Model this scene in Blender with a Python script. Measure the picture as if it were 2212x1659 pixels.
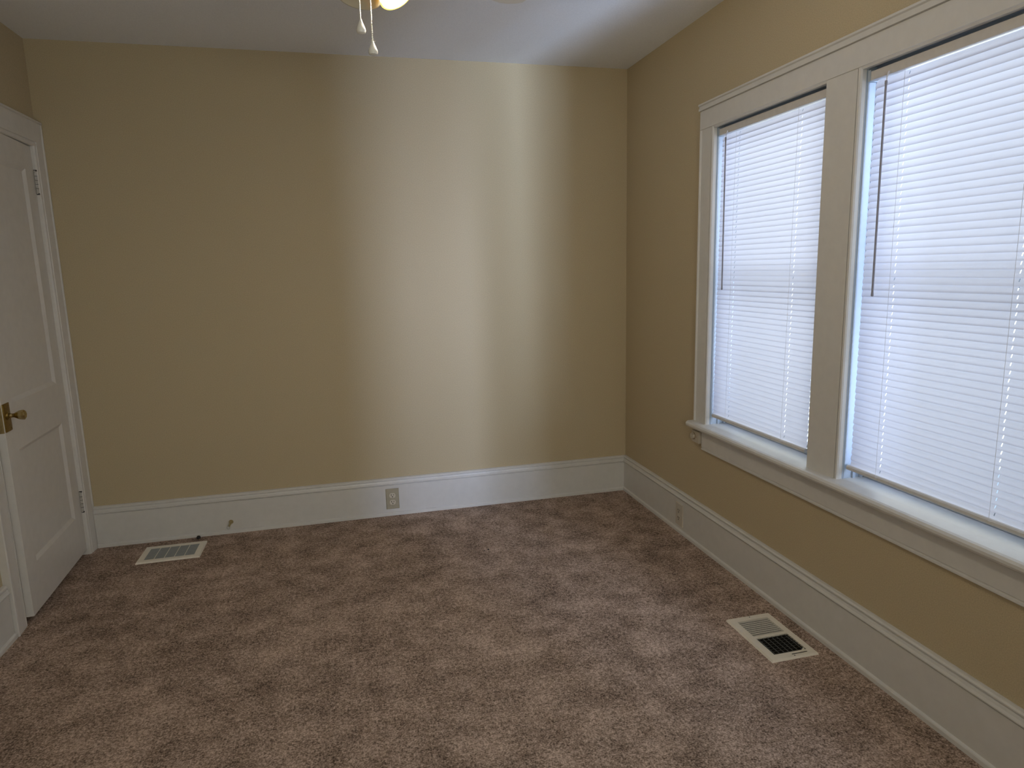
import bpy, bmesh, math, random
from mathutils import Vector, Matrix
for o in list(bpy.data.objects): bpy.data.objects.remove(o)
SC = bpy.context.scene
COL = SC.collection
PI = math.pi
random.seed(7)

# ------------------------------------------------------------------ camera
cam_d = bpy.data.cameras.new('camera')
cam_d.sensor_width = 36.0
cam_d.lens = 1437.4 / 2212 * 36.0
cam_d.clip_start = 0.02
cam = bpy.data.objects.new('camera', cam_d); COL.objects.link(cam)
cam.location = (-1.5977, -3.6214, 1.3408)
cam.rotation_euler = (1.3993, 0.0244, -0.2478)
SC.camera = cam

# ------------------------------------------------------------------ world, daylight, exposure
SC.view_settings.view_transform = 'Standard'
SC.view_settings.look = 'None'
SC.view_settings.exposure = 0.0
SC.view_settings.gamma = 1.0
SC.view_settings.use_curve_mapping = False
wd = bpy.data.worlds.new('sky'); SC.world = wd; wd.use_nodes = True
bg = wd.node_tree.nodes['Background']
bg.inputs[0].default_value = (0.62, 0.82, 1.0, 1); bg.inputs[1].default_value = 0.5

def area(name, loc, target, sx, sy, watts, col, spread=PI):
    l = bpy.data.lights.new(name, 'AREA'); l.shape = 'RECTANGLE'; l.size = sx; l.size_y = sy
    l.energy = watts; l.color = col; l.spread = spread
    o = bpy.data.objects.new(name, l); COL.objects.link(o); o.location = loc
    o.rotation_euler = (Vector(target) - Vector(loc)).to_track_quat('-Z', 'Y').to_euler()
    return o
# daylight standing outside the two blinded windows
area('window_daylight', (0.75, -1.29, 1.45), (0, -1.29, 1.25), 0.9, 1.7, 10.4, (0.92, 0.94, 1.0))
area('window_daylight', (0.75, -2.14, 1.45), (0, -2.14, 1.25), 0.9, 1.7, 9.8, (0.87, 0.925, 1.0))
# added lamps outside the made-up side window, shaping the band on the back wall
BAND_AIM = (0.05, -3.6, 1.28)
area('band_strip_lamp', (1.86, -9.0, 1.28), BAND_AIM, 0.36, 2.6, 350, (0.57, 0.67, 1.0))
area('band_low_lamp', (0.78, -9.0, -0.375), BAND_AIM, 1.15, 3.25, 2150, (0.58, 0.72, 1.0))
area('band_broad_lamp', (1.525, -9.0, 1.25), BAND_AIM, 1.05, 6.5, 950, (0.60, 0.72, 1.0))
# sun lamp added to light the made-up pale wall seen through the blind gaps
sun = bpy.data.lights.new('sun', 'SUN'); sun.energy = 8.0; sun.angle = math.radians(0.6); sun.color = (1.0, 0.97, 0.92)
so = bpy.data.objects.new('sun', sun); COL.objects.link(so); so.rotation_euler = (0, math.radians(-48), math.radians(8))
# added fill lamp in a made-up doorway behind the camera
area('rear_fill_lamp', (-1.45, -4.9, 1.35), (-1.35, 0, 1.0), 0.9, 1.5, 12.5, (0.98, 0.98, 0.86), 2.1)

# ------------------------------------------------------------------ sizes
W, H, HB = 2.909, 2.407, 0.2137
YF = -4.45                      # the wall behind the camera
W1 = (-0.940, -1.640)           # window openings along y
W2 = (-1.787, -2.487)
W3 = (-2.75, -4.30)  # made-up opening, sized and placed to throw the band of light
WZ0, WZ1 = 0.612, 1.920

# ------------------------------------------------------------------ materials
def mat(name, col, rough=0.5, metal=0.0, spec=0.5):
    m = bpy.data.materials.new(name); m.use_nodes = True
    b = m.node_tree.nodes['Principled BSDF']
    b.inputs['Base Color'].default_value = (*col, 1); b.inputs['Roughness'].default_value = rough
    b.inputs['Metallic'].default_value = metal; b.inputs['Specular IOR Level'].default_value = spec
    return m
def nd(m, t, **k):
    n = m.node_tree.nodes.new(t)
    for a, v in k.items(): setattr(n, a, v)
    return n
def lk(m, a, b): m.node_tree.links.new(a, b)
def noisy(m, scale, amount, bump=0.0, bscale=None, bdist=0.001, detail=3.0):
    """procedural mottling of the base colour plus a fine bump, in object space metres"""
    b = m.node_tree.nodes['Principled BSDF']; col = b.inputs['Base Color'].default_value[:]
    tc = nd(m, 'ShaderNodeTexCoord'); n = nd(m, 'ShaderNodeTexNoise')
    n.inputs['Scale'].default_value = scale; n.inputs['Detail'].default_value = detail
    lk(m, tc.outputs['Object'], n.inputs['Vector'])
    r = nd(m, 'ShaderNodeValToRGB')
    r.color_ramp.elements[0].position = 0.3; r.color_ramp.elements[1].position = 0.7
    r.color_ramp.elements[0].color = tuple(c * (1 - amount) for c in col[:3]) + (1,)
    r.color_ramp.elements[1].color = tuple(min(1, c * (1 + amount)) for c in col[:3]) + (1,)
    lk(m, n.outputs['Fac'], r.inputs['Fac']); lk(m, r.outputs['Color'], b.inputs['Base Color'])
    if bump:
        n2 = nd(m, 'ShaderNodeTexNoise'); n2.inputs['Scale'].default_value = bscale or scale * 4
        n2.inputs['Detail'].default_value = 2
        lk(m, tc.outputs['Object'], n2.inputs['Vector'])
        bp = nd(m, 'ShaderNodeBump'); bp.inputs['Strength'].default_value = bump; bp.inputs['Distance'].default_value = bdist
        lk(m, n2.outputs['Fac'], bp.inputs['Height']); lk(m, bp.outputs['Normal'], b.inputs['Normal'])
    return m
M = {}
M['wall'] = noisy(mat('beige_wall_paint', (0.52, 0.428, 0.278), 0.75, spec=0.25), 260, 0.09, 0.25, 380, 0.0006)
M['ceiling'] = noisy(mat('ceiling_paint', (0.84, 0.85, 0.87), 0.85, spec=0.2), 240, 0.05, 0.2, 300, 0.0006)
M['trim'] = noisy(mat('white_trim_paint', (0.665, 0.645, 0.61), 0.38), 30, 0.025, 0.12, 55, 0.0006)
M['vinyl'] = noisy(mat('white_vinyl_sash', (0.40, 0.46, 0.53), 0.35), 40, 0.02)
M['door'] = noisy(mat('white_door_paint', (0.70, 0.67, 0.63), 0.42), 25, 0.03, 0.12, 60, 0.0006)
M['brass'] = noisy(mat('aged_brass', (0.30, 0.20, 0.055), 0.32, 1.0), 90, 0.25)
M['bright_brass'] = noisy(mat('polished_brass', (0.50, 0.40, 0.20), 0.25, 1.0), 90, 0.15)
M['plate'] = noisy(mat('tan_wall_plate', (0.40, 0.35, 0.25), 0.4), 60, 0.05)
M['ivory'] = noisy(mat('ivory_plastic', (0.62, 0.57, 0.46), 0.35), 60, 0.03)
M['switch'] = noisy(mat('tan_switch_plastic', (0.52, 0.46, 0.37), 0.4), 60, 0.04)
M['ivory_plate'] = noisy(mat('painted_ivory_plate', (0.58, 0.53, 0.45), 0.4), 60, 0.03)
M['dark'] = noisy(mat('dark_slot', (0.012, 0.010, 0.008), 0.6), 60, 0.1)
M['black'] = noisy(mat('black_rubber', (0.010, 0.010, 0.011), 0.6), 60, 0.1)
M['hinge'] = noisy(mat('painted_hinge', (0.50, 0.47, 0.43), 0.4), 200, 0.2)
M['register'] = noisy(mat('white_register_enamel', (0.84, 0.78, 0.67), 0.35), 50, 0.03)
M['register_shadow'] = noisy(mat('grey_shade_sheet_and_vane', (0.17, 0.17, 0.165), 0.5), 50, 0.05)
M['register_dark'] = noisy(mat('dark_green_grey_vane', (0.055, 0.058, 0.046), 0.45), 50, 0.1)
M['cord'] = noisy(mat('white_cord', (0.72, 0.72, 0.76), 0.6), 300, 0.05)
M['wand'] = noisy(mat('grey_wand_plastic', (0.30, 0.29, 0.33), 0.25), 50, 0.05)
M['rail'] = noisy(mat('blind_rail_enamel', (0.62, 0.59, 0.56), 0.35), 50, 0.03)
M['rubber'] = noisy(mat('white_rubber_tip', (0.55, 0.53, 0.50), 0.6), 90, 0.05)
M['fan'] = noisy(mat('fan_white_enamel', (0.72, 0.71, 0.69), 0.35), 40, 0.03)
M['fob'] = noisy(mat('white_ceramic_fob', (0.80, 0.77, 0.70), 0.2), 60, 0.03)

# thin translucent slats
m = mat('blind_slat_vinyl', (0.80, 0.80, 0.86), 0.45)
nt = m.node_tree; b = nt.nodes['Principled BSDF']; out = nt.nodes['Material Output']
tr = nd(m, 'ShaderNodeBsdfTranslucent'); tr.inputs[0].default_value = (0.84, 0.86, 0.97, 1)
mx = nd(m, 'ShaderNodeMixShader'); mx.inputs[0].default_value = 0.42
n = nd(m, 'ShaderNodeTexNoise'); n.inputs['Scale'].default_value = 12
r = nd(m, 'ShaderNodeValToRGB'); r.color_ramp.elements[0].color = (0.76, 0.76, 0.82, 1); r.color_ramp.elements[1].color = (0.83, 0.83, 0.88, 1)
lk(m, n.outputs['Fac'], r.inputs['Fac']); lk(m, r.outputs['Color'], b.inputs['Base Color'])
lk(m, b.outputs[0], mx.inputs[1]); lk(m, tr.outputs[0], mx.inputs[2]); lk(m, mx.outputs[0], out.inputs[0])
M['slat'] = m
# window glass: a thin pane, clear with a faint reflection
m = mat('window_glass', (1, 1, 1), 0.02)
nt = m.node_tree; out = nt.nodes['Material Output']; nt.nodes.remove(nt.nodes['Principled BSDF'])
tp = nd(m, 'ShaderNodeBsdfTransparent'); tp.inputs[0].default_value = (0.93, 0.96, 0.97, 1)
gl = nd(m, 'ShaderNodeBsdfGlossy'); gl.inputs['Roughness'].default_value = 0.03
mx = nd(m, 'ShaderNodeMixShader'); mx.inputs[0].default_value = 0.06
lk(m, tp.outputs[0], mx.inputs[1]); lk(m, gl.outputs[0], mx.inputs[2]); lk(m, mx.outputs[0], out.inputs[0])
M['glass'] = m
# frosted lamp shades
def shade_mat(name, emis):
    m = mat(name, (0.80, 0.60, 0.05) if emis else (0.66, 0.63, 0.54), 0.35)
    b = m.node_tree.nodes['Principled BSDF']; out = m.node_tree.nodes['Material Output']
    tr = nd(m, 'ShaderNodeBsdfTranslucent'); tr.inputs[0].default_value = (0.9, 0.70, 0.05, 1) if emis else (0.6, 0.57, 0.48, 1)
    mx = nd(m, 'ShaderNodeMixShader'); mx.inputs[0].default_value = 0.5
    lk(m, b.outputs[0], mx.inputs[1]); lk(m, tr.outputs[0], mx.inputs[2]); lk(m, mx.outputs[0], out.inputs[0])
    if emis:
        b.inputs['Emission Color'].default_value = (1.0, 0.82, 0.22, 1); b.inputs['Emission Strength'].default_value = emis
    return m
M['shade'] = shade_mat('frosted_glass_shade', 0)
M['shade_lit'] = shade_mat('glowing_frosted_glass_shade', 0.6)
m = mat('glowing_bulb', (1, 0.9, 0.7), 0.4); b = m.node_tree.nodes['Principled BSDF']
b.inputs['Emission Color'].default_value = (1, 0.78, 0.45, 1); b.inputs['Emission Strength'].default_value = 8
M['bulb'] = m
# carpet
m = mat('brown_cut_pile_carpet', (0.2, 0.15, 0.12), 0.95, spec=0.08)
b = m.node_tree.nodes['Principled BSDF']; tc = nd(m, 'ShaderNodeTexCoord')
def nz(scale, det, rough=0.5):
    n = nd(m, 'ShaderNodeTexNoise'); n.inputs['Scale'].default_value = scale; n.inputs['Detail'].default_value = det
    n.inputs['Roughness'].default_value = rough; lk(m, tc.outputs['Object'], n.inputs['Vector']); return n
fine, tuft, patch, broad = nz(190, 2.5, 0.65), nz(80, 3, 0.6), nz(9, 4, 0.65), nz(2.2, 2)
def mth(op, a, b_):
    n = nd(m, 'ShaderNodeMath', operation=op)
    for i, v in enumerate((a, b_)):
        if isinstance(v, (int, float)): n.inputs[i].default_value = v
        else: lk(m, v, n.inputs[i])
    return n.outputs[0]
s = mth('ADD', mth('MULTIPLY', fine.outputs['Fac'], 0.44), mth('MULTIPLY', tuft.outputs['Fac'], 0.30))
s = mth('ADD', s, mth('MULTIPLY', patch.outputs['Fac'], 0.24))
s = mth('ADD', s, mth('MULTIPLY', broad.outputs['Fac'], 0.08))
r = nd(m, 'ShaderNodeValToRGB')
r.color_ramp.elements[0].position = 0.425; r.color_ramp.elements[0].color = (0.085, 0.059, 0.044, 1)
r.color_ramp.elements[1].position = 0.635; r.color_ramp.elements[1].color = (0.68, 0.52, 0.43, 1)
e = r.color_ramp.elements.new(0.525); e.color = (0.33, 0.24, 0.188, 1)
lk(m, s, r.inputs['Fac']); lk(m, r.outputs['Color'], b.inputs['Base Color'])
bp = nd(m, 'ShaderNodeBump'); bp.inputs['Strength'].default_value = 0.7; bp.inputs['Distance'].default_value = 0.004
lk(m, s, bp.inputs['Height']); lk(m, bp.outputs['Normal'], b.inputs['Normal'])
M['carpet'] = m

# ------------------------------------------------------------------ mesh helpers
def box(bm, x0, x1, y0, y1, z0, z1, bev=0.0):
    g = bmesh.ops.create_cube(bm, size=1.0)
    vs = g['verts']
    for v in vs:
        v.co = Vector(((x0 + x1) / 2 + v.co.x * abs(x1 - x0), (y0 + y1) / 2 + v.co.y * abs(y1 - y0), (z0 + z1) / 2 + v.co.z * abs(z1 - z0)))
    if bev:
        es = list({e for v in vs for e in v.link_edges})
        bmesh.ops.bevel(bm, geom=es, offset=bev, segments=2, affect='EDGES', profile=0.6)
def sweep(bm, prof, p0, p1, ua, va):
    """extrude a closed 2D profile (u,v) from p0 to p1; ua, va are the profile's axes"""
    p0, p1, ua, va = map(Vector, (p0, p1, ua, va))
    a = [bm.verts.new(p0 + ua * u + va * v) for u, v in prof]
    c = [bm.verts.new(p1 + ua * u + va * v) for u, v in prof]
    k = len(prof)
    for i in range(k):
        bm.faces.new((a[i], a[(i + 1) % k], c[(i + 1) % k], c[i]))
    bm.faces.new(a); bm.faces.new(c[::-1])
def lathe(bm, prof, origin, axis=(0, 0, 1), seg=28, cap=True):
    """prof: (radius, height) list, turned about an axis through origin"""
    q = Vector(axis).normalized().to_track_quat('Z', 'Y').to_matrix(); o = Vector(origin)
    rings = []
    for rr, h in prof:
        rings.append([bm.verts.new(o + q @ Vector((rr * math.cos(2 * PI * i / seg), rr * math.sin(2 * PI * i / seg), h))) for i in range(seg)])
    for A, B in zip(rings, rings[1:]):
        for i in range(seg):
            bm.faces.new((A[i], A[(i + 1) % seg], B[(i + 1) % seg], B[i]))
    if cap:
        bm.faces.new(rings[0][::-1]); bm.faces.new(rings[-1])
def tube(bm, a, b_, r_, seg=10):
    a, b_ = Vector(a), Vector(b_)
    lathe(bm, [(r_, 0), (r_, (b_ - a).length)], a, b_ - a, seg)
def obj(name, bm, m_, parent=None, smooth=False, recalc=True):
    if recalc: bmesh.ops.recalc_face_normals(bm, faces=bm.faces)
    me = bpy.data.meshes.new(name); bm.to_mesh(me); bm.free()
    me.materials.append(m_)
    if smooth:
        for p in me.polygons: p.use_smooth = True
        me.set_sharp_from_angle(angle=math.radians(38))
    o = bpy.data.objects.new(name, me); COL.objects.link(o)
    if parent:
        o.parent = parent
        o.matrix_parent_inverse = Matrix.Translation(-Vector(WL(parent)))
    return o
def WL(p):
    v = Vector(p.location)
    return v
def thing(name, label, cat, loc, group=None):
    o = bpy.data.objects.new(name, None); COL.objects.link(o); o.location = loc; o.empty_display_size = 0.05
    o['label'] = label; o['category'] = cat
    if group: o['group'] = group
    return o
def tag(o, label, cat, group=None):
    o['label'] = label; o['category'] = cat
    if group: o['group'] = group
    return o
def struct(o, label, cat):
    o['kind'] = 'structure'; o['label'] = label; o['category'] = cat
    return o
def sempty(name, loc, label, cat):
    return struct(thing(name, label, cat, loc), label, cat)
NB = bmesh.new

# ------------------------------------------------------------------ room shell
bm = NB(); box(bm, -W - 0.14, 0.16, -5.22, 0.14, -0.10, 0.0)
struct(obj('floor', bm, M['carpet']), 'brown mottled cut pile carpet over the whole floor', 'floor')
bm = NB(); box(bm, -W - 0.14, 0.16, -5.22, 0.14, H, H + 0.1)
struct(obj('ceiling', bm, M['ceiling']), 'plain pale grey painted ceiling', 'ceiling')
bm = NB(); box(bm, -W - 0.14, 0.16, 0.0, 0.14, 0, H)
struct(obj('wall_back', bm, M['wall']), 'plain beige wall facing the camera', 'wall')
bm = NB()
ys = [0.0, W1[0], W1[1], W2[0], W2[1], W3[0], W3[1], YF - 0.12]
for i in range(0, 7):
    if i % 2 == 0: box(bm, 0, 0.14, ys[i + 1], ys[i], 0, H)
    else:
        box(bm, 0, 0.14, ys[i + 1], ys[i], 0, WZ0 - 0.03)
        box(bm, 0, 0.14, ys[i + 1], ys[i], WZ1 + 0.012, H)
struct(obj('wall_right', bm, M['wall']), 'beige wall on the right holding the two windows', 'wall')
DY0, DY1, DZ1 = -0.088, -0.786, 1.936       # closet door opening in the left wall
bm = NB()
box(bm, -W - 0.12, -W, DY0, 0.0, 0, H); box(bm, -W - 0.12, -W, YF - 0.12, DY1, 0, H)
box(bm, -W - 0.12, -W, DY1, DY0, DZ1, H); box(bm, -W - 0.135, -W - 0.12, YF - 0.12, 0.0, 0, H)  # includes a backing slab added to stop light leaking round the ajar door
struct(obj('wall_left', bm, M['wall']), 'beige wall on the left holding the white door', 'wall')
bm = NB()
box(bm, -W, -1.95, YF - 0.12, YF, 0, H); box(bm, -0.95, 0.0, YF - 0.12, YF, 0, H); box(bm, -1.95, -0.95, YF - 0.12, YF, 2.03, H)  # doorway made up to let the fill lamp into the room
box(bm, -2.5, -0.4, -5.22, -5.10, 0, H); box(bm, -2.62, -2.5, -5.22, YF - 0.12, 0, H); box(bm, -0.4, -0.28, -5.22, YF - 0.12, 0, H)  # hall box added to keep the outdoor lamps out of the doorway
struct(obj('wall_front', bm, M['wall']), 'unseen beige wall behind the camera with a doorway added for the fill lamp', 'wall')

bm = NB(); box(bm, 3.2, 3.35, -0.4, 8.0, -1.0, 5.5)  # bright wall added outside so holes and gaps in the blinds look lit
sid = noisy(mat('pale_added_wall_paint', (0.80, 0.88, 0.92), 0.7), 3, 0.03)
struct(obj('added_wall_outside', bm, sid), 'pale sunlit wall added outside to make the gaps in the blinds bright', 'wall')

# baseboards: flat board, cove and bead on top, thin shoe strip at the carpet
BP = [(0, 0), (0.0250, 0), (0.0245, 0.013), (0.0225, 0.0165), (0.0168, 0.0195), (0.0165, 0.020), (0.0165, 0.1735), (0.0125, 0.1752), (0.0125, 0.1785),
      (0.0225, 0.180), (0.0235, 0.184), (0.0185, 0.191), (0.0165, 0.1985), (0.0120, 0.2000), (0.0120, 0.2020), (0.0165, 0.2035), (0.0170, 0.2080), (0.0125, 0.2125), (0.006, 0.2137), (0, 0.2137)]
bm = NB(); sweep(bm, BP, (-W + 0.028, 0, 0), (0, 0, 0), (0, -1, 0), (0, 0, 1))
struct(obj('baseboard_back', bm, M['trim']), 'tall white baseboard along the back wall', 'baseboard')
bm = NB(); sweep(bm, BP, (0, 0, 0), (0, YF, 0), (-1, 0, 0), (0, 0, 1))
struct(obj('baseboard_right', bm, M['trim']), 'tall white baseboard under the windows', 'baseboard')
bm = NB(); sweep(bm, BP, (-W, -0.885, 0), (-W, YF, 0), (1, 0, 0), (0, 0, 1))
struct(obj('baseboard_left', bm, M['trim']), 'white baseboard in front of the door casing on the left wall', 'baseboard')

# ------------------------------------------------------------------ window trim: casings, mullion, head, stool, apron
T = 0.020
def casing_prof(w, t=T, inner=True, outer=True):
    p = [(0, 0)]
    p += [(0, t + 0.002), (0.003, t + 0.005), (0.009, t + 0.005), (0.012, t + 0.001), (0.013, t - 0.001)] if outer else [(0, t)]
    p += [(w - 0.016, t - 0.001), (w - 0.0155, t - 0.005), (w - 0.0125, t - 0.005), (w - 0.012, t), (w - 0.009, t + 0.001), (w - 0.003, t), (w, t - 0.005)] if inner else [(w, t)]
    p += [(w, 0)]
    return p
def window_trim(name, ya, yb, mull, label):
    """ya: opening side nearest the back wall; yb: far side; mull: (y0,y1) or None"""
    root = sempty(name, (0, (ya + yb) / 2, WZ0), label, 'window trim')
    bm = NB(); sweep(bm, casing_prof(0.105), (0, ya + 0.102, WZ0), (0, ya + 0.102, WZ1), (0, -1, 0), (-1, 0, 0))
    obj('side_casing', bm, M['trim'], root)
    bm = NB(); sweep(bm, casing_prof(0.105), (0, yb - 0.102, WZ0), (0, yb - 0.102, WZ1), (0, 1, 0), (-1, 0, 0))
    obj('side_casing', bm, M['trim'], root)
    if mull:
        w = mull[0] - mull[1] + 0.006
        bm = NB(); sweep(bm, casing_prof(w, outer=False), (0, mull[0] + 0.003, WZ0), (0, mull[0] + 0.003, WZ1 + 0.0005), (0, -1, 0), (-1, 0, 0))
        obj('mullion_casing', bm, M['trim'], root)
    y0, y1 = ya + 0.102, yb - 0.102
    t2 = T + 0.0025
    head = [(WZ1, 0), (WZ1, t2 - 0.004), (WZ1 + 0.002, t2), (WZ1 + 0.077, t2), (WZ1 + 0.0775, t2 - 0.004), (WZ1 + 0.080, t2 - 0.004), (WZ1 + 0.080, 0)]
    bm = NB(); sweep(bm, head, (0, y0, 0), (0, y1, 0), (0, 0, 1), (-1, 0, 0))
    for a, c in ((ya, mull[0] if mull else yb),) + (((mull[1], yb),) if mull else ()):
        sweep(bm, [(WZ1 - 0.006, 0), (WZ1 - 0.006, T - 0.004), (WZ1 + 0.001, T), (WZ1 + 0.001, 0)], (0, a - 0.001, 0), (0, c + 0.001, 0), (0, 0, 1), (-1, 0, 0))
    obj('head_casing', bm, M['trim'], root)
    z = WZ1 + 0.080
    crown = [(z, 0), (z, t2 + 0.001), (z + 0.001, t2 + 0.006), (z + 0.010, t2 + 0.007), (z + 0.011, t2 + 0.003), (z + 0.018, t2 + 0.004), (z + 0.022, t2 + 0.009), (z + 0.0285, t2 + 0.009), (z + 0.0285, 0)]
    bm = NB(); sweep(bm, crown, (0, y0 + 0.004, 0), (0, y1 - 0.004, 0), (0, 0, 1), (-1, 0, 0))
    obj('crown_moulding', bm, M['trim'], root)
    zs = WZ0
    st = [(-0.10, zs - 0.028), (-0.10, zs + 0.004), (0.0, zs + 0.001), (0.048, zs), (0.055, zs - 0.003), (0.060, zs - 0.010), (0.060, zs - 0.018), (0.056, zs - 0.025), (0.05, zs - 0.028)]
    bm = NB()
    sweep(bm, [(0.0, st[2][1])] + [(u, v) for u, v in st[3:]] + [(0.0, zs - 0.028)], (0, y0 + 0.006, 0), (0, y1 - 0.006, 0), (-1, 0, 0), (0, 0, 1))
    for a, c in ((ya, mull[0] if mull else yb),) + (((mull[1], yb),) if mull else ()):
        sweep(bm, [(-0.139, zs - 0.030), (-0.139, zs + 0.003), (0.002, zs + 0.001), (0.002, zs - 0.030)], (0, a, 0), (0, c, 0), (-1, 0, 0), (0, 0, 1))
    obj('stool', bm, M['trim'], root)
    za = zs - 0.028
    ap = [(0, za), (0.030, za), (0.031, za - 0.006), (0.022, za - 0.014), (0.0175, za - 0.018), (0.0175, za - 0.084), (0.0145, za - 0.087), (0.0145, za - 0.090), (0.0185, za - 0.092), (0.0185, za - 0.097), (0.013, za - 0.101), (0, za - 0.101)]
    bm = NB(); sweep(bm, ap, (0, ya + 0.034, 0), (0, yb - 0.045, 0), (-1, 0, 0), (0, 0, 1))
    obj('apron', bm, M['trim'], root)
    return root
window_trim('trim_1', W1[0], W2[1], (W1[1], W2[0]), 'white casing, head, stool and apron around the pair of windows')
window_trim('trim_2', W3[0], W3[1], None, 'white casing around the added, unseen window beside the camera')  # casing for the made-up side window

# ------------------------------------------------------------------ window units
def window_unit(name, ya, yb, label):
    root = sempty(name, (0.07, (ya + yb) / 2, WZ0), label, 'window')
    # jamb liner with stepped stops
    bm = NB()
    for y, s in ((ya, -1), (yb, 1)):
        box(bm, -0.001, 0.139, y, y + s * 0.004, WZ0 + 0.001, WZ1 + 0.012)
        box(bm, 0.003, 0.007, y, y + s * 0.006, WZ0 + 0.001, WZ1, 0.001)
        box(bm, 0.036, 0.046, y, y + s * 0.012, WZ0 + 0.001, WZ1, 0.001)
        box(bm, 0.066, 0.076, y, y + s * 0.013, WZ0 + 0.001, WZ1, 0.001)
        box(bm, 0.126, 0.134, y, y + s * 0.016, WZ0 + 0.001, WZ1)
    box(bm, -0.001, 0.139, ya, yb, WZ1 + 0.002, WZ1 + 0.012)
    box(bm, 0.034, 0.046, ya, yb, WZ1 - 0.040, WZ1 + 0.004, 0.001)  # head stop extended down to block light above the headrail
    box(bm, 0.126, 0.134, ya, yb, WZ1 - 0.014, WZ1 + 0.004)
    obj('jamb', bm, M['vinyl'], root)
    zm = 1.272
    def sash(nm, x0, x1, z0, z1, rb, rt):
        bm = NB(); a, c = ya - 0.0045, yb + 0.0045; s = 0.030
        box(bm, x0, x1, a, a - s, z0, z1, 0.0015); box(bm, x0, x1, c + s, c, z0, z1, 0.0015)
        box(bm, x0, x1, a - s, c + s, z0, z0 + rb, 0.0015); box(bm, x0, x1, a - s, c + s, z1 - rt, z1, 0.0015)
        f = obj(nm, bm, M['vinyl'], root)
        xm = (x0 + x1) / 2
        bm = NB(); vs = [bm.verts.new(v) for v in ((xm, a - s, z0 + rb), (xm, c + s, z0 + rb), (xm, c + s, z1 - rt), (xm, a - s, z1 - rt))]
        bm.faces.new(vs)
        g = obj('glass_pane', bm, M['glass'], f); g.matrix_parent_inverse = Matrix.Identity(4)
        g.location = -Vector(root.location) * 0; g.matrix_parent_inverse = Matrix.Identity(4)
    sash('lower_sash', 0.078, 0.096, WZ0 + 0.004, zm + 0.013, 0.045, 0.024)
    sash('upper_sash', 0.104, 0.124, zm - 0.013, WZ1 + 0.001, 0.024, 0.040)
    return root
window_unit('window_1', W1[0], W1[1], 'far window of the pair, nearer the back wall')
window_unit('window_2', W2[0], W2[1], 'near window of the pair, cut by the right edge of the photo')
window_unit('added_window', W3[0], W3[1], 'added, unseen window without a blind that lets in the band of light')  # made-up window, added to let the band lamps in

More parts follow.
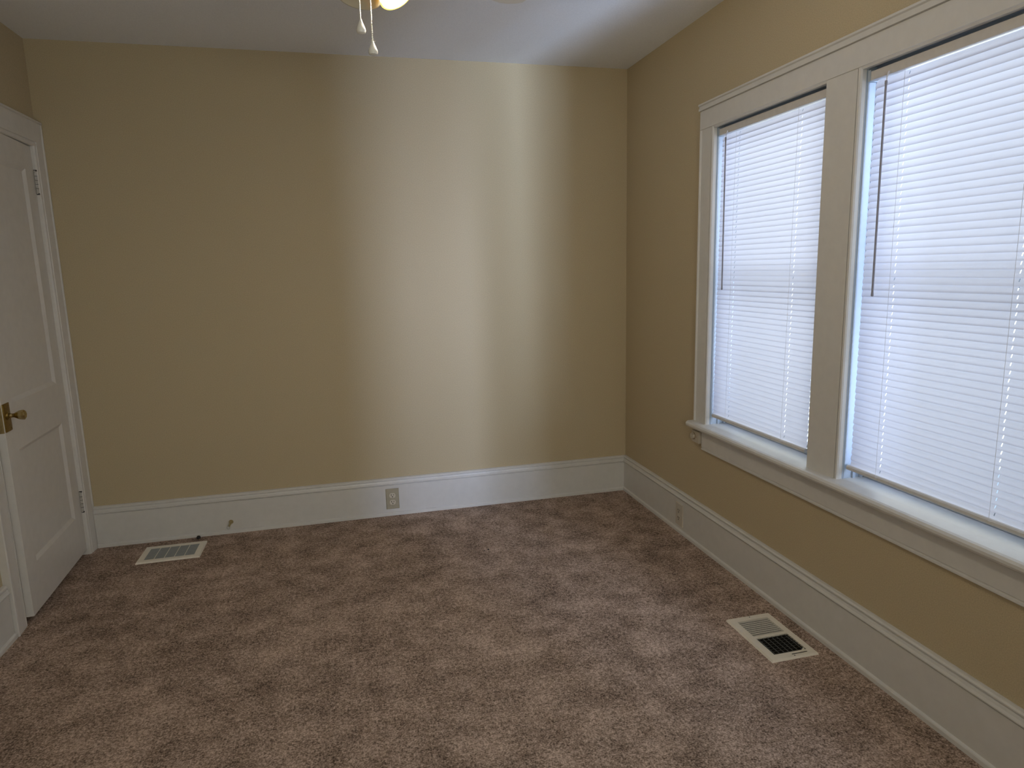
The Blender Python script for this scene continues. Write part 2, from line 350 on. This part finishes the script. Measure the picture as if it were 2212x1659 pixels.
# ------------------------------------------------------------------ blinds
def blind(ya, yb, label, sway, wand_y):
    """ya, yb: ends of the headrail"""
    root = thing('window_blind', label, 'blind', (0.014, (ya + yb) / 2, 1.905), 'white mini blinds in the two windows')
    X = 0.016
    bm = NB(); box(bm, 0.002, 0.029, yb, ya, 1.878, 1.9045, 0.0012)
    obj('headrail', bm, M['rail'], root)
    for y in (ya, yb):
        bm = NB(); s = 1 if y == ya else -1
        box(bm, 0.001, 0.031, y + s * 0.0005, y + s * 0.012, 1.876, 1.909, 0.001)
        obj('bracket', bm, M['vinyl'], root)
    s0, s1 = ya - 0.010, yb + 0.012                   # slat ends
    cords = (s0 - 0.125, s1 + 0.132)
    N, pitch, chord = 58, 0.02085, 0.0260
    z_top = 1.8745
    tilt = math.radians(73)
    bm = NB()
    rnd = random.Random(3 if sway > 0.005 else 5)
    for i in range(N):
        zc = z_top - 0.011 - i * pitch
        t = i / (N - 1)
        dy = sway * t + rnd.uniform(-0.0007, 0.0007)
        tl = tilt + rnd.uniform(-0.02, 0.02) - (0.05 if i % 7 == 3 else 0)
        K = 6
        def pt(y, u):                                 # u in -1..1 across the slat: room-side edge is low
            c = u * chord / 2; crown = 0.0022 * (1 - u * u)
            dx, dz = -math.cos(tl) * c, -math.sin(tl) * c
            return Vector((X + dx - math.sin(tl) * crown, y, zc + dz + math.cos(tl) * crown))
        def strip(yA, yB, us, roundA=False, roundB=False):
            A, B = [], []
            for u in us:
                rr = 0.0028 * (1 - math.sqrt(max(0, 1 - u ** 4)))
                A.append(bm.verts.new(pt(yA - (rr if roundA else 0), u))); B.append(bm.verts.new(pt(yB + (rr if roundB else 0), u)))
            for k in range(len(us) - 1): bm.faces.new((A[k], A[k + 1], B[k + 1], B[k]))
        full = [-1, -0.93, -0.75, -0.45, -0.15, 0.15, 0.45, 0.75, 0.93, 1]
        hw = 0.0014
        a0, a1 = s0 + dy, s1 + dy
        c0, c1 = cords[0] + dy, cords[1] + dy
        strip(a0, c0 + hw, full, True); strip(c0 - hw, c1 + hw, full); strip(c1 - hw, a1, full, False, True)
        for c in (c0, c1):
            strip(c + hw, c - hw, [-1, -0.8, -0.55]); strip(c + hw, c - hw, [0.15, 0.6, 1])
    obj('slats', bm, M['slat'], root, smooth=True, recalc=False)
    zb = z_top - 0.011 - N * pitch
    bm = NB()
    pr = [(-0.0125, -0.0005), (-0.0125, 0.004), (-0.0085, 0.0075), (0.0085, 0.0075), (0.0125, 0.004), (0.0125, -0.0005), (0.0105, -0.005), (-0.0105, -0.005)]
    sweep(bm, [(u, v * 1.15) for u, v in pr], (X - 0.002, s0 + 0.009, zb + 0.002), (X - 0.002, s1 + sway - 0.002, zb + 0.002), (1, 0, 0), (0, 0, 1))
    br = obj('bottom_rail', bm, M['rail'], root)
    for c in cords:
        bm = NB()
        tube(bm, (X - 0.0155, c + 0.003, 1.879), (X - 0.0155, c + 0.003 + sway, zb + 0.006), 0.0005, 6)
        obj('ladder_cord', bm, M['cord'], root)
        bm = NB(); box(bm, X - 0.0165, X - 0.008, c + sway - 0.005, c + sway + 0.007, zb - 0.002, zb + 0.007, 0.001)
        obj('cord_plug', bm, M['rail'], root)
    # tilt wand hanging from a hook at the left end
    bm = NB(); tube(bm, (-0.004, wand_y, 1.884), (-0.010, wand_y, 1.868), 0.0022, 8); tube(bm, (-0.010, wand_y, 1.868), (-0.012, wand_y, 1.846), 0.0016, 8)
    obj('wand_hook', bm, M['cord'], root)
    bm = NB(); lathe(bm, [(0.0035, 0), (0.0042, 0.006), (0.0032, 0.015), (0.0034, 0.615), (0.0044, 0.625), (0.003, 0.629)], (-0.012, wand_y, 1.858), (0.006, 0.004, -1), 6)
    obj('tilt_wand', bm, M['wand'], root)
    return root
blind(-0.9565, -1.622, 'white mini blind in the far window, light gap along its lower right side', 0.019, -1.030)
blind(-1.8045, -2.470, 'white mini blind in the near window, cut off by the right edge of the photo', 0.003, -1.882)

# ------------------------------------------------------------------ door casing (trim_3) and door
TD = 0.026
root = sempty('trim_3', (-W, (DY0 + DY1) / 2, 0), 'white casing around the closet door', 'door trim')
def dprof(w):
    return [(0, 0), (0, TD), (0.003, TD + 0.003), (0.010, TD + 0.003), (0.013, TD - 0.002), (0.016, TD - 0.002), (0.018, TD), (w - 0.020, TD - 0.003), (w - 0.018, TD - 0.009), (w - 0.014, TD - 0.009), (w - 0.012, TD - 0.004), (w - 0.004, TD - 0.006), (w, TD - 0.012), (w, 0)]
bm = NB(); sweep(bm, dprof(0.092), (-W, -0.001, 0), (-W, -0.001, DZ1 + 0.1), (0, -1, 0), (1, 0, 0)); obj('side_casing', bm, M['door'], root)
bm = NB(); sweep(bm, dprof(0.092), (-W, -0.880, 0), (-W, -0.880, DZ1 + 0.1), (0, 1, 0), (1, 0, 0)); obj('side_casing', bm, M['door'], root)
bm = NB(); sweep(bm, [(u, v + 0.001) for u, v in dprof(0.118)], (-W, -0.0005, DZ1 + 0.1135), (-W, -0.8805, DZ1 + 0.1135), (0, 0, -1), (1, 0, 0)); obj('head_casing', bm, M['door'], root)
bm = NB()
box(bm, -W - 0.119, -W, DY0, DY0 - 0.004, 0, DZ1); box(bm, -W - 0.119, -W, DY1 + 0.006, DY1, 0, DZ1); box(bm, -W - 0.119, -W, DY1, DY0, DZ1 - 0.003, DZ1)
box(bm, -W - 0.060, -W - 0.045, DY0 - 0.004, DY0 - 0.014, 0, DZ1); box(bm, -W - 0.060, -W - 0.045, DY1 + 0.016, DY1 + 0.006, 0, DZ1)
obj('jamb', bm, M['door'], root)

HX, HY, ANG, ZB, DW, ZT = -2.905, -0.0935, 0.052, 0.026, 0.680, 1.928
def dmat():
    # local frame: +x along the door from the hinge to the lock side, +y out into the room, z up
    return Matrix.Translation((HX, HY, 0)) @ Matrix(((math.sin(ANG), math.cos(ANG), 0, 0), (-math.cos(ANG), math.sin(ANG), 0, 0), (0, 0, 1, 0), (0, 0, 0, 1)))
door = sempty('door_1', (0, 0, 0), 'white two panel door standing slightly ajar in the left wall', 'door')
door.matrix_world = dmat()
def dobj(name, bm, m_, parent=None, smooth=False):
    bmesh.ops.recalc_face_normals(bm, faces=bm.faces)
    me = bpy.data.meshes.new(name); bm.to_mesh(me); bm.free(); me.materials.append(m_)
    if smooth:
        for p in me.polygons: p.use_smooth = True
        me.set_sharp_from_angle(angle=math.radians(38))
    o = bpy.data.objects.new(name, me); COL.objects.link(o); o.parent = parent or door
    return o
TH = 0.035
p_y0, p_y1 = 0.094, 0.580
panels = ((0.218, 0.687), (0.873, 1.822))
bm = NB()
box(bm, 0, p_y0, -TH, 0, ZB, ZT, 0.0012); box(bm, p_y1, DW, -TH, 0, ZB, ZT, 0.0012)
zs = [ZB, panels[0][0], panels[0][1], panels[1][0], panels[1][1], ZT]
for a, c in ((zs[0], zs[1]), (zs[2], zs[3]), (zs[4], zs[5])): box(bm, p_y0 - 0.002, p_y1 + 0.002, -TH + 0.0002, -0.0002, a, c)
for a, c in panels:                                   # sunk panel with a sloped moulding around it
    box(bm, p_y0, p_y1, -TH + 0.010, -0.010, a, c)
    for yy, q in ((-0.0004, -0.0105), (-TH + 0.0004, -TH + 0.0105)):
        o4 = [(p_y0, yy, a), (p_y1, yy, a), (p_y1, yy, c), (p_y0, yy, c)]
        k = 0.016
        i4 = [(p_y0 + k, q, a + k), (p_y1 - k, q, a + k), (p_y1 - k, q, c - k), (p_y0 + k, q, c - k)]
        O = [bm.verts.new(v) for v in o4]; I = [bm.verts.new(v) for v in i4]
        for i in range(4): bm.faces.new((O[i], O[(i + 1) % 4], I[(i + 1) % 4], I[i]))
dobj('door_leaf', bm, M['door'])
# square brass plate, latch plate, knob
kz, kx = 0.829, DW - 0.030
bm = NB(); box(bm, kx - 0.030, kx + 0.0285, 0.0, 0.0035, kz - 0.054, kz + 0.054, 0.001)
for dz in (-0.045, 0.045): lathe(bm, [(0.003, 0), (0.0022, 0.0012)], (kx - 0.02, 0.0034, kz + dz), (0, 1, 0), 10)
lathe(bm, [(0.0165, 0), (0.0165, 0.002), (0.012, 0.006)], (kx, 0.0034, kz + 0.006), (0, 1, 0), 24)
dobj('knob_plate', bm, M['brass'], smooth=True)
bm = NB(); box(bm, DW, DW + 0.0015, -0.030, -0.002, kz - 0.056, kz + 0.056, 0.0004)
dobj('latch_plate', bm, M['bright_brass'])
bm = NB()
lathe(bm, [(0.0095, 0.003), (0.0095, 0.012), (0.0075, 0.018), (0.0085, 0.024), (0.0125, 0.030), (0.0175, 0.040), (0.0195, 0.050), (0.0190, 0.0565), (0.0130, 0.0605), (0.0045, 0.0615)], (kx, 0.003, kz + 0.006), (0, 1, 0), 8)
dobj('knob', bm, M['bright_brass'])
for hz in (1.775, 0.272):
    bm = NB()
    for k in range(5):
        lathe(bm, [(0.0052, 0), (0.0060, 0.001), (0.0060, 0.0165), (0.0052, 0.0175)], (0.0, 0.0055, hz - 0.045 + k * 0.018), (0, 0, 1), 14)
    lathe(bm, [(0.0062, 0), (0.0070, 0.003), (0.0035, 0.008)], (0.0, 0.0055, hz + 0.0455), (0, 0, 1), 14)
    lathe(bm, [(0.0035, -0.008), (0.0070, -0.003), (0.0062, 0)], (0.0, 0.0055, hz - 0.0455), (0, 0, 1), 14)
    h = dobj('hinge', bm, M['hinge'], smooth=True)
    bm = NB()
    for dz in (-0.0515, 0.0505): box(bm, -0.0090, 0.0050, 0.002, 0.0130, hz + dz - 0.0025, hz + dz + 0.0035)
    for k in range(1, 5): box(bm, -0.0066, 0.0068, 0.003, 0.0122, hz - 0.0458 + k * 0.018, hz - 0.0446 + k * 0.018)
    dobj('hinge_shade', bm, M['dark'], parent=h)  # dark boxes painting the shade between knuckles and at the hinge tips

# ------------------------------------------------------------------ power outlets
def outlet(loc, nrm, label, plate_m, face_m):
    """loc: centre on the baseboard face; nrm 'y' faces -y, 'x' faces -x"""
    root = thing('power_outlet', label, 'outlet', loc)
    if nrm == 'x': root.rotation_euler = (0, 0, -PI / 2)
    def o2(name, bm, m_, parent=root, smooth=False):
        o = obj(name, bm, m_, None, smooth); o.parent = parent; return o
    bm = NB()
    w, h, t = 0.036, 0.0585, 0.0055
    vs = [bm.verts.new((sx * w, 0, sz * h)) for sx, sz in ((-1, -1), (1, -1), (1, 1), (-1, 1))]
    v2 = [bm.verts.new((sx * w, -t * 0.45, sz * h)) for sx, sz in ((-1, -1), (1, -1), (1, 1), (-1, 1))]
    v3 = [bm.verts.new((sx * (w - 0.003), -t, sz * (h - 0.003))) for sx, sz in ((-1, -1), (1, -1), (1, 1), (-1, 1))]
    for A, B in ((vs, v2), (v2, v3)):
        for i in range(4): bm.faces.new((A[i], A[(i + 1) % 4], B[(i + 1) % 4], B[i]))
    bm.faces.new(v3); bm.faces.new(vs[::-1])
    o2('wall_plate', bm, plate_m)
    for dz in (0.0195, -0.0195):
        bm = NB()
        ring = []
        for i in range(32):
            a = 2 * PI * i / 32
            ring.append((0.0168 * math.cos(a), max(-0.0135, min(0.0135, 0.0168 * math.sin(a)))))
        A = [bm.verts.new((x, -t + 0.001, z + dz)) for x, z in ring]
        B = [bm.verts.new((x, -t - 0.0015, z + dz)) for x, z in ring]
        for i in range(32): bm.faces.new((A[i], A[(i + 1) % 32], B[(i + 1) % 32], B[i]))
        bm.faces.new(B)
        rc = o2('receptacle', bm, face_m)
        bm = NB()
        yy = (-t - 0.0022, -t - 0.0005)
        box(bm, -0.0080, -0.0050, *yy, dz - 0.0005, dz + 0.0085); box(bm, 0.0053, 0.0078, *yy, dz + 0.0005, dz + 0.0078)
        lathe(bm, [(0.0030, 0), (0.0030, 0.0017)], (0, -t - 0.0005, dz - 0.0068), (0, -1, 0), 14)
        o2('socket_slots', bm, M['dark'], parent=rc)
    bm = NB(); lathe(bm, [(0.0028, 0), (0.0020, 0.0012)], (0, -t, 0), (0, -1, 0), 12)
    o2('screw', bm, plate_m)
    return root
outlet((-1.4035, -0.0165, 0.0965), 'y', 'tan duplex outlet with ivory sockets on the back wall baseboard', M['plate'], M['ivory'])
outlet((-0.0165, -0.7125, 0.0955), 'x', 'ivory duplex outlet on the right wall baseboard, under the far window', M['ivory_plate'], M['ivory_plate'])

# ------------------------------------------------------------------ dial box under the stool end
root = thing('dimmer_switch', 'small ivory box with a round dial under the left end of the window stool', 'switch', (0, -0.862, 0.538))
bm = NB(); box(bm, -0.028, 0, -0.900, -0.834, 0.511, 0.567, 0.0015)
for dz in (0.0,): lathe(bm, [(0.0022, 0), (0.0022, 0.001)], (-0.0275, -0.881, 0.539), (-1, 0, 0), 12)
obj('switch_box', bm, M['switch'], root)
bm = NB(); lathe(bm, [(0.0150, 0), (0.0150, 0.004), (0.0135, 0.0105), (0.0125, 0.012)], (-0.0278, -0.851, 0.540), (-1, 0, 0), 32)
box(bm, -0.0415, -0.039, -0.8525, -0.8495, 0.540, 0.552)
d = obj('dial', bm, M['switch'], root, smooth=True)
bm = NB(); lathe(bm, [(0.0165, 0), (0.0165, 0.0012)], (-0.0279, -0.851, 0.540), (-1, 0, 0), 32)
obj('dial_ring', bm, M['brass'], root)
bm = NB(); lathe(bm, [(0.0018, 0), (0.0018, 0.0006)], (-0.0281, -0.8765, 0.539), (-1, 0, 0), 12)
obj('screw', bm, M['dark'], root)

# ------------------------------------------------------------------ floor registers
root = thing('floor_register', 'white floor register with five louvred columns near the door', 'floor vent', (-2.4955, -0.2015, 0))
fx0, fx1, fy0, fy1 = -2.638, -2.353, -0.300, -0.103
ix0, ix1, iy0, iy1 = -2.608, -2.383, -0.270, -0.132
def frame(bm, fx0, fx1, fy0, fy1, ix0, ix1, iy0, iy1, z0, z1):
    o = [(fx0, fy0), (fx1, fy0), (fx1, fy1), (fx0, fy1)]; i_ = [(ix0, iy0), (ix1, iy0), (ix1, iy1), (ix0, iy1)]
    g = 0.004; s = [(fx0 + g, fy0 + g), (fx1 - g, fy0 + g), (fx1 - g, fy1 - g), (fx0 + g, fy1 - g)]
    L = [[bm.verts.new((x, y, z)) for x, y in P] for P, z in ((o, z0), (s, z1), (i_, z1 - 0.0006), (i_, z0))]
    for A, B in zip(L, L[1:]):
        for k in range(4): bm.faces.new((A[k], A[(k + 1) % 4], B[(k + 1) % 4], B[k]))
bm = NB(); frame(bm, fx0, fx1, fy0, fy1, ix0, ix1, iy0, iy1, 0.0, 0.0075)
obj('faceplate', bm, M['register'], root)
bm = NB()
cw = (ix1 - ix0) / 5
for k in range(1, 5): box(bm, ix0 + k * cw - 0.0011, ix0 + k * cw + 0.0011, iy0, iy1, 0.001, 0.0068)
obj('divider_bars', bm, M['register'], root)
bm = NB()
for k in range(17):
    y = iy0 + (k + 0.5) * (iy1 - iy0) / 17
    sweep(bm, [(-0.0022, 0.0018), (0.0010, 0.0056), (0.0018, 0.0056), (-0.0012, 0.0018)], (ix0, y, 0), (ix1, y, 0), (0, 1, 0), (0, 0, 1))
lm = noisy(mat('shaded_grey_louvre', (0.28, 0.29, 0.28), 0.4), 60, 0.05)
obj('louvres', bm, lm, root)
bm = NB(); box(bm, ix0, ix1, iy0, iy1, 0.0004, 0.0012); obj('dark_shade_sheet', bm, M['register_shadow'], root)  # dark sheet painting the shade below the louvres, no hole in the floor

root = thing('floor_register', 'white floor register below the windows, half closed louvres and half dark grille', 'floor vent', (-0.172, -1.6865, 0))
fx0, fx1, fy0, fy1 = -0.266, -0.082, -1.829, -1.543
ix0, ix1 = -0.236, -0.108
bm = NB()
frame(bm, fx0, fx1, fy0, fy1, ix0, ix1, -1.803, -1.566, 0.0, 0.0075)
box(bm, ix0, ix1, -1.690, -1.677, 0.0012, 0.0069)
box(bm, ix0, ix1, -1.572, -1.565, 0.0012, 0.0069); box(bm, ix0, ix1, -1.803, -1.797, 0.0012, 0.0069)
obj('faceplate', bm, M['register'], root)
bm = NB()
for k in range(9):                                   # pale half: sloping louvres with thin slots between
    y = -1.572 - (k + 0.55) * 0.0116
    sweep(bm, [(0.0004, 0.0013), (0.0026, 0.0058), (0.0034, 0.0054), (0.0012, 0.0009)], (ix0, y, 0), (ix1, y, 0), (0, 1, 0), (0, 0, 1))
obj('louvres', bm, noisy(mat('shade_greyed_louvre', (0.62, 0.58, 0.50), 0.4), 60, 0.05), root)  # white louvres greyed, their shade put into the colour
bm = NB()
for k in range(8):                                   # dark half: louvres leaning away, vanes below
    y = -1.690 - (k + 0.5) * 0.01337
    sweep(bm, [(0.0030, 0.0012), (-0.0030, 0.0062), (-0.0020, 0.0066), (0.0042, 0.0016)], (ix0, y, 0), (ix1, y, 0), (0, 1, 0), (0, 0, 1))
obj('grille_bars', bm, M['register_dark'], root)
bm = NB()
for k in range(7):
    x = ix0 + (k + 0.5) * (ix1 - ix0) / 7
    box(bm, x - 0.0014, x + 0.0014, -1.797, -1.690, 0.0008, 0.0030)
obj('vanes', bm, M['register_shadow'], root)
bm = NB(); box(bm, ix0, ix1, -1.797, -1.572, 0.0002, 0.0007); obj('duct_shade_sheet', bm, M['dark'], root)  # dark sheet on the carpet standing in for the shade down the duct
bm = NB()                                            # lever standing in its slot
vs = [(-0.150, 0.0070), (-0.122, 0.0070), (-0.127, 0.0200), (-0.131, 0.0215), (-0.136, 0.0130)]
A = [bm.verts.new((x, -1.8070, z)) for x, z in vs]; B = [bm.verts.new((x, -1.8085, z)) for x, z in vs]
for i in range(5): bm.faces.new((A[i], A[(i + 1) % 5], B[(i + 1) % 5], B[i]))
bm.faces.new(A); bm.faces.new(B[::-1])
obj('lever', bm, M['register'], root)
bm = NB(); box(bm, -0.176, -0.116, -1.8125, -1.8095, 0.0066, 0.0078); obj('lever_slot', bm, M['dark'], root)
for x, y in ((-0.172, -1.5545), (-0.172, -1.8200)):
    bm = NB(); lathe(bm, [(0.0022, 0.0066), (0.0022, 0.0079)], (x, y, 0), (0, 0, 1), 10); obj('screw_hole', bm, M['dark'], root)

# ------------------------------------------------------------------ door stop on the back baseboard
root = thing('door_stop', 'small brass door stop screwed into the back wall baseboard', 'door stop', (-2.247, -0.0165, 0.062))
ax = Vector((-0.04, -1, -0.10))
bm = NB(); lathe(bm, [(0.0115, 0), (0.0118, 0.002), (0.0095, 0.009), (0.0065, 0.018), (0.0052, 0.030), (0.0045, 0.066)], (-2.247, -0.0165, 0.062), ax, 20)
obj('shaft', bm, M['bright_brass'], root, smooth=True)
e = Vector((-2.247, -0.0165, 0.062)) + ax.normalized() * 0.066
bm = NB(); lathe(bm, [(0.006, 0), (0.0075, 0.003), (0.0075, 0.010), (0.005, 0.013)], e, ax, 16)
obj('rubber_tip', bm, M['rubber'], root, smooth=True)

# ------------------------------------------------------------------ specks on the carpet
def pebble(name, loc, r_, label, cat, seed):
    rr = random.Random(seed); bm = NB(); bmesh.ops.create_icosphere(bm, subdivisions=2, radius=r_)
    for v in bm.verts: v.co *= rr.uniform(0.85, 1.12); v.co.z *= 0.8
    o = obj(name, bm, M['black'], None, smooth=True); o.location = loc
    return tag(o, label, cat)
pebble('black_cap', (-2.405, -0.050, 0.0082), 0.0105, 'small black rubber lump on the carpet against the baseboard', 'debris', 1)
pebble('crumb', (-0.994, -0.634, 0.0015), 0.0042, 'larger dark crumb on the open carpet in the middle of the room', 'debris', 2)
pebble('crumb', (-1.016, -0.640, 0.0008), 0.0026, 'tiny dark crumb just left of a larger one on the open carpet', 'debris', 3)

# ------------------------------------------------------------------ ceiling fan
FC = Vector((-1.475, -1.75, 0))
root = thing('ceiling_fan', 'white ceiling fan with frosted glass lights and two pull chains', 'ceiling fan', (FC.x, FC.y, H))
bm = NB(); lathe(bm, [(0.075, 0), (0.072, -0.015), (0.055, -0.040), (0.030, -0.052)], (FC.x, FC.y, H), (0, 0, 1), 36); obj('canopy', bm, M['fan'], root, smooth=True)
bm = NB(); lathe(bm, [(0.030, 2.36), (0.095, 2.345), (0.125, 2.320), (0.130, 2.270), (0.115, 2.235), (0.060, 2.215), (0.055, 2.190)], (FC.x, FC.y, 0), (0, 0, 1), 40)
obj('motor_housing', bm, M['fan'], root, smooth=True)
BR, BZ = 0.655, 2.207
for k in range(4):
    a = math.radians(41 + 90 * k)
    q = Matrix.Translation((FC.x, FC.y, BZ)) @ Matrix.Rotation(a, 4, 'Z') @ Matrix.Rotation(math.radians(9), 4, 'X')
    pts = [(0.20, -0.045), (0.34, -0.056), (0.50, -0.063), (0.60, -0.064), (0.635, -0.052), (BR - 0.003, -0.028), (BR, 0), (BR - 0.003, 0.028), (0.635, 0.052), (0.60, 0.064), (0.50, 0.063), (0.34, 0.056), (0.20, 0.045)]
    bm = NB(); A = [bm.verts.new(q @ Vector((x, y, 0.003))) for x, y in pts]; B = [bm.verts.new(q @ Vector((x, y, -0.003))) for x, y in pts]
    for i in range(len(pts)): bm.faces.new((A[i], A[(i + 1) % len(pts)], B[(i + 1) % len(pts)], B[i]))
    bm.faces.new(A); bm.faces.new(B[::-1])
    bl = obj('blade', bm, M['fan'], root)
    bm = NB(); box(bm, 0.10, 0.25, -0.018, 0.018, -0.008, -0.003, 0.001); bmesh.ops.transform(bm, matrix=q, verts=bm.verts)
    obj('blade_arm', bm, M['fan'], root)
bm = NB(); lathe(bm, [(0.055, 2.195), (0.062, 2.175), (0.060, 2.135), (0.035, 2.110), (0.012, 2.100), (0.010, 2.088)], (FC.x, FC.y, 0), (0, 0, 1), 32)
obj('light_fitter', bm, M['fan'], root, smooth=True)
# tulip shades; the right-hand one is lit
bell = [(0.021, 0.0), (0.024, 0.012), (0.030, 0.030), (0.040, 0.055), (0.047, 0.080), (0.0505, 0.100), (0.052, 0.110)]
def shade(az, tilt, m_, label, start, scale=1.0, lit=False):
    d = Vector((math.cos(az) * math.sin(tilt), math.sin(az) * math.sin(tilt), -math.cos(tilt)))
    o = FC + Vector(start)
    bm = NB(); prof = [(a * scale, h * scale) for a, h in bell]
    lathe(bm, prof + [(a - 0.003, h) for a, h in prof[::-1]], o, d, 36, cap=False)
    s = obj('glass_shade', bm, m_, root, smooth=True)
    if label: s['label'] = label
    bm = NB(); lathe(bm, [(0.012, -0.035), (0.024, -0.012), (0.026, 0.004), (0.020, 0.008)], o, d, 20); obj('lamp_holder', bm, M['fan'], root, smooth=True)
    bm = NB(); lathe(bm, [(0.010, 0.0), (0.013, 0.015), (0.026, 0.045), (0.028, 0.062), (0.020, 0.082), (0.004, 0.090)], o, d, 20)
    obj('bulb', bm, M['bulb'] if lit else M['fob'], root, smooth=True)
    return o, d
o1, d1 = shade(math.radians(-38), math.radians(36), M['shade_lit'], 'glowing warm yellow glass shade', (0.010, 0.004, 2.124), 1.0, True)
shade(math.radians(215), math.radians(12), M['shade'], 'unlit frosted glass shade', (-0.018, -0.030, 2.126), 1.05)
shade(math.radians(100), math.radians(40), M['shade'], 'unlit frosted glass shade', (-0.005, 0.050, 2.160), 0.9)
pl = bpy.data.lights.new('fan_bulb_light', 'POINT'); pl.energy = 12.5; pl.color = (1.0, 0.89, 0.72); pl.shadow_soft_size = 0.03
po = bpy.data.objects.new('fan_bulb_light', pl); COL.objects.link(po); po.location = o1 + d1 * 0.118
# pull chains
for (x, y, ztop, zf, lab) in ((-1.513, -1.85, 2.125, 1.9465, 'shorter pull chain'), (-1.487, -1.85, 2.125, 1.899, 'longer pull chain')):
    bm = NB(); z = ztop; k = 0
    while z > zf:
        bmesh.ops.create_icosphere(bm, subdivisions=1, radius=0.0019, matrix=Matrix.Translation((x, y, z))); z -= 0.0036; k += 1
    ch = obj('pull_chain', bm, M['fob'], root, smooth=True); ch['label'] = lab
    bm = NB()
    lathe(bm, [(0.0014, 0.000), (0.0030, -0.003), (0.0045, -0.008), (0.0080, -0.016), (0.0108, -0.023), (0.0116, -0.028), (0.0100, -0.0325), (0.0045, -0.0345)], (x, y, zf), (0, 0, 1), 24)
    f = obj('fob', bm, M['fob'], root, smooth=True)
    if zf < 1.92:                                    # frayed little bow where the chain meets the fob
        bm = NB()
        for a in range(5): tube(bm, (x, y, zf - 0.002), (x + 0.007 * math.cos(a * 1.3), y + 0.006 * math.sin(a * 1.3), zf - 0.002 + 0.003 * math.sin(a * 2)), 0.0006, 5)
        obj('chain_knot', bm, M['fob'], root)
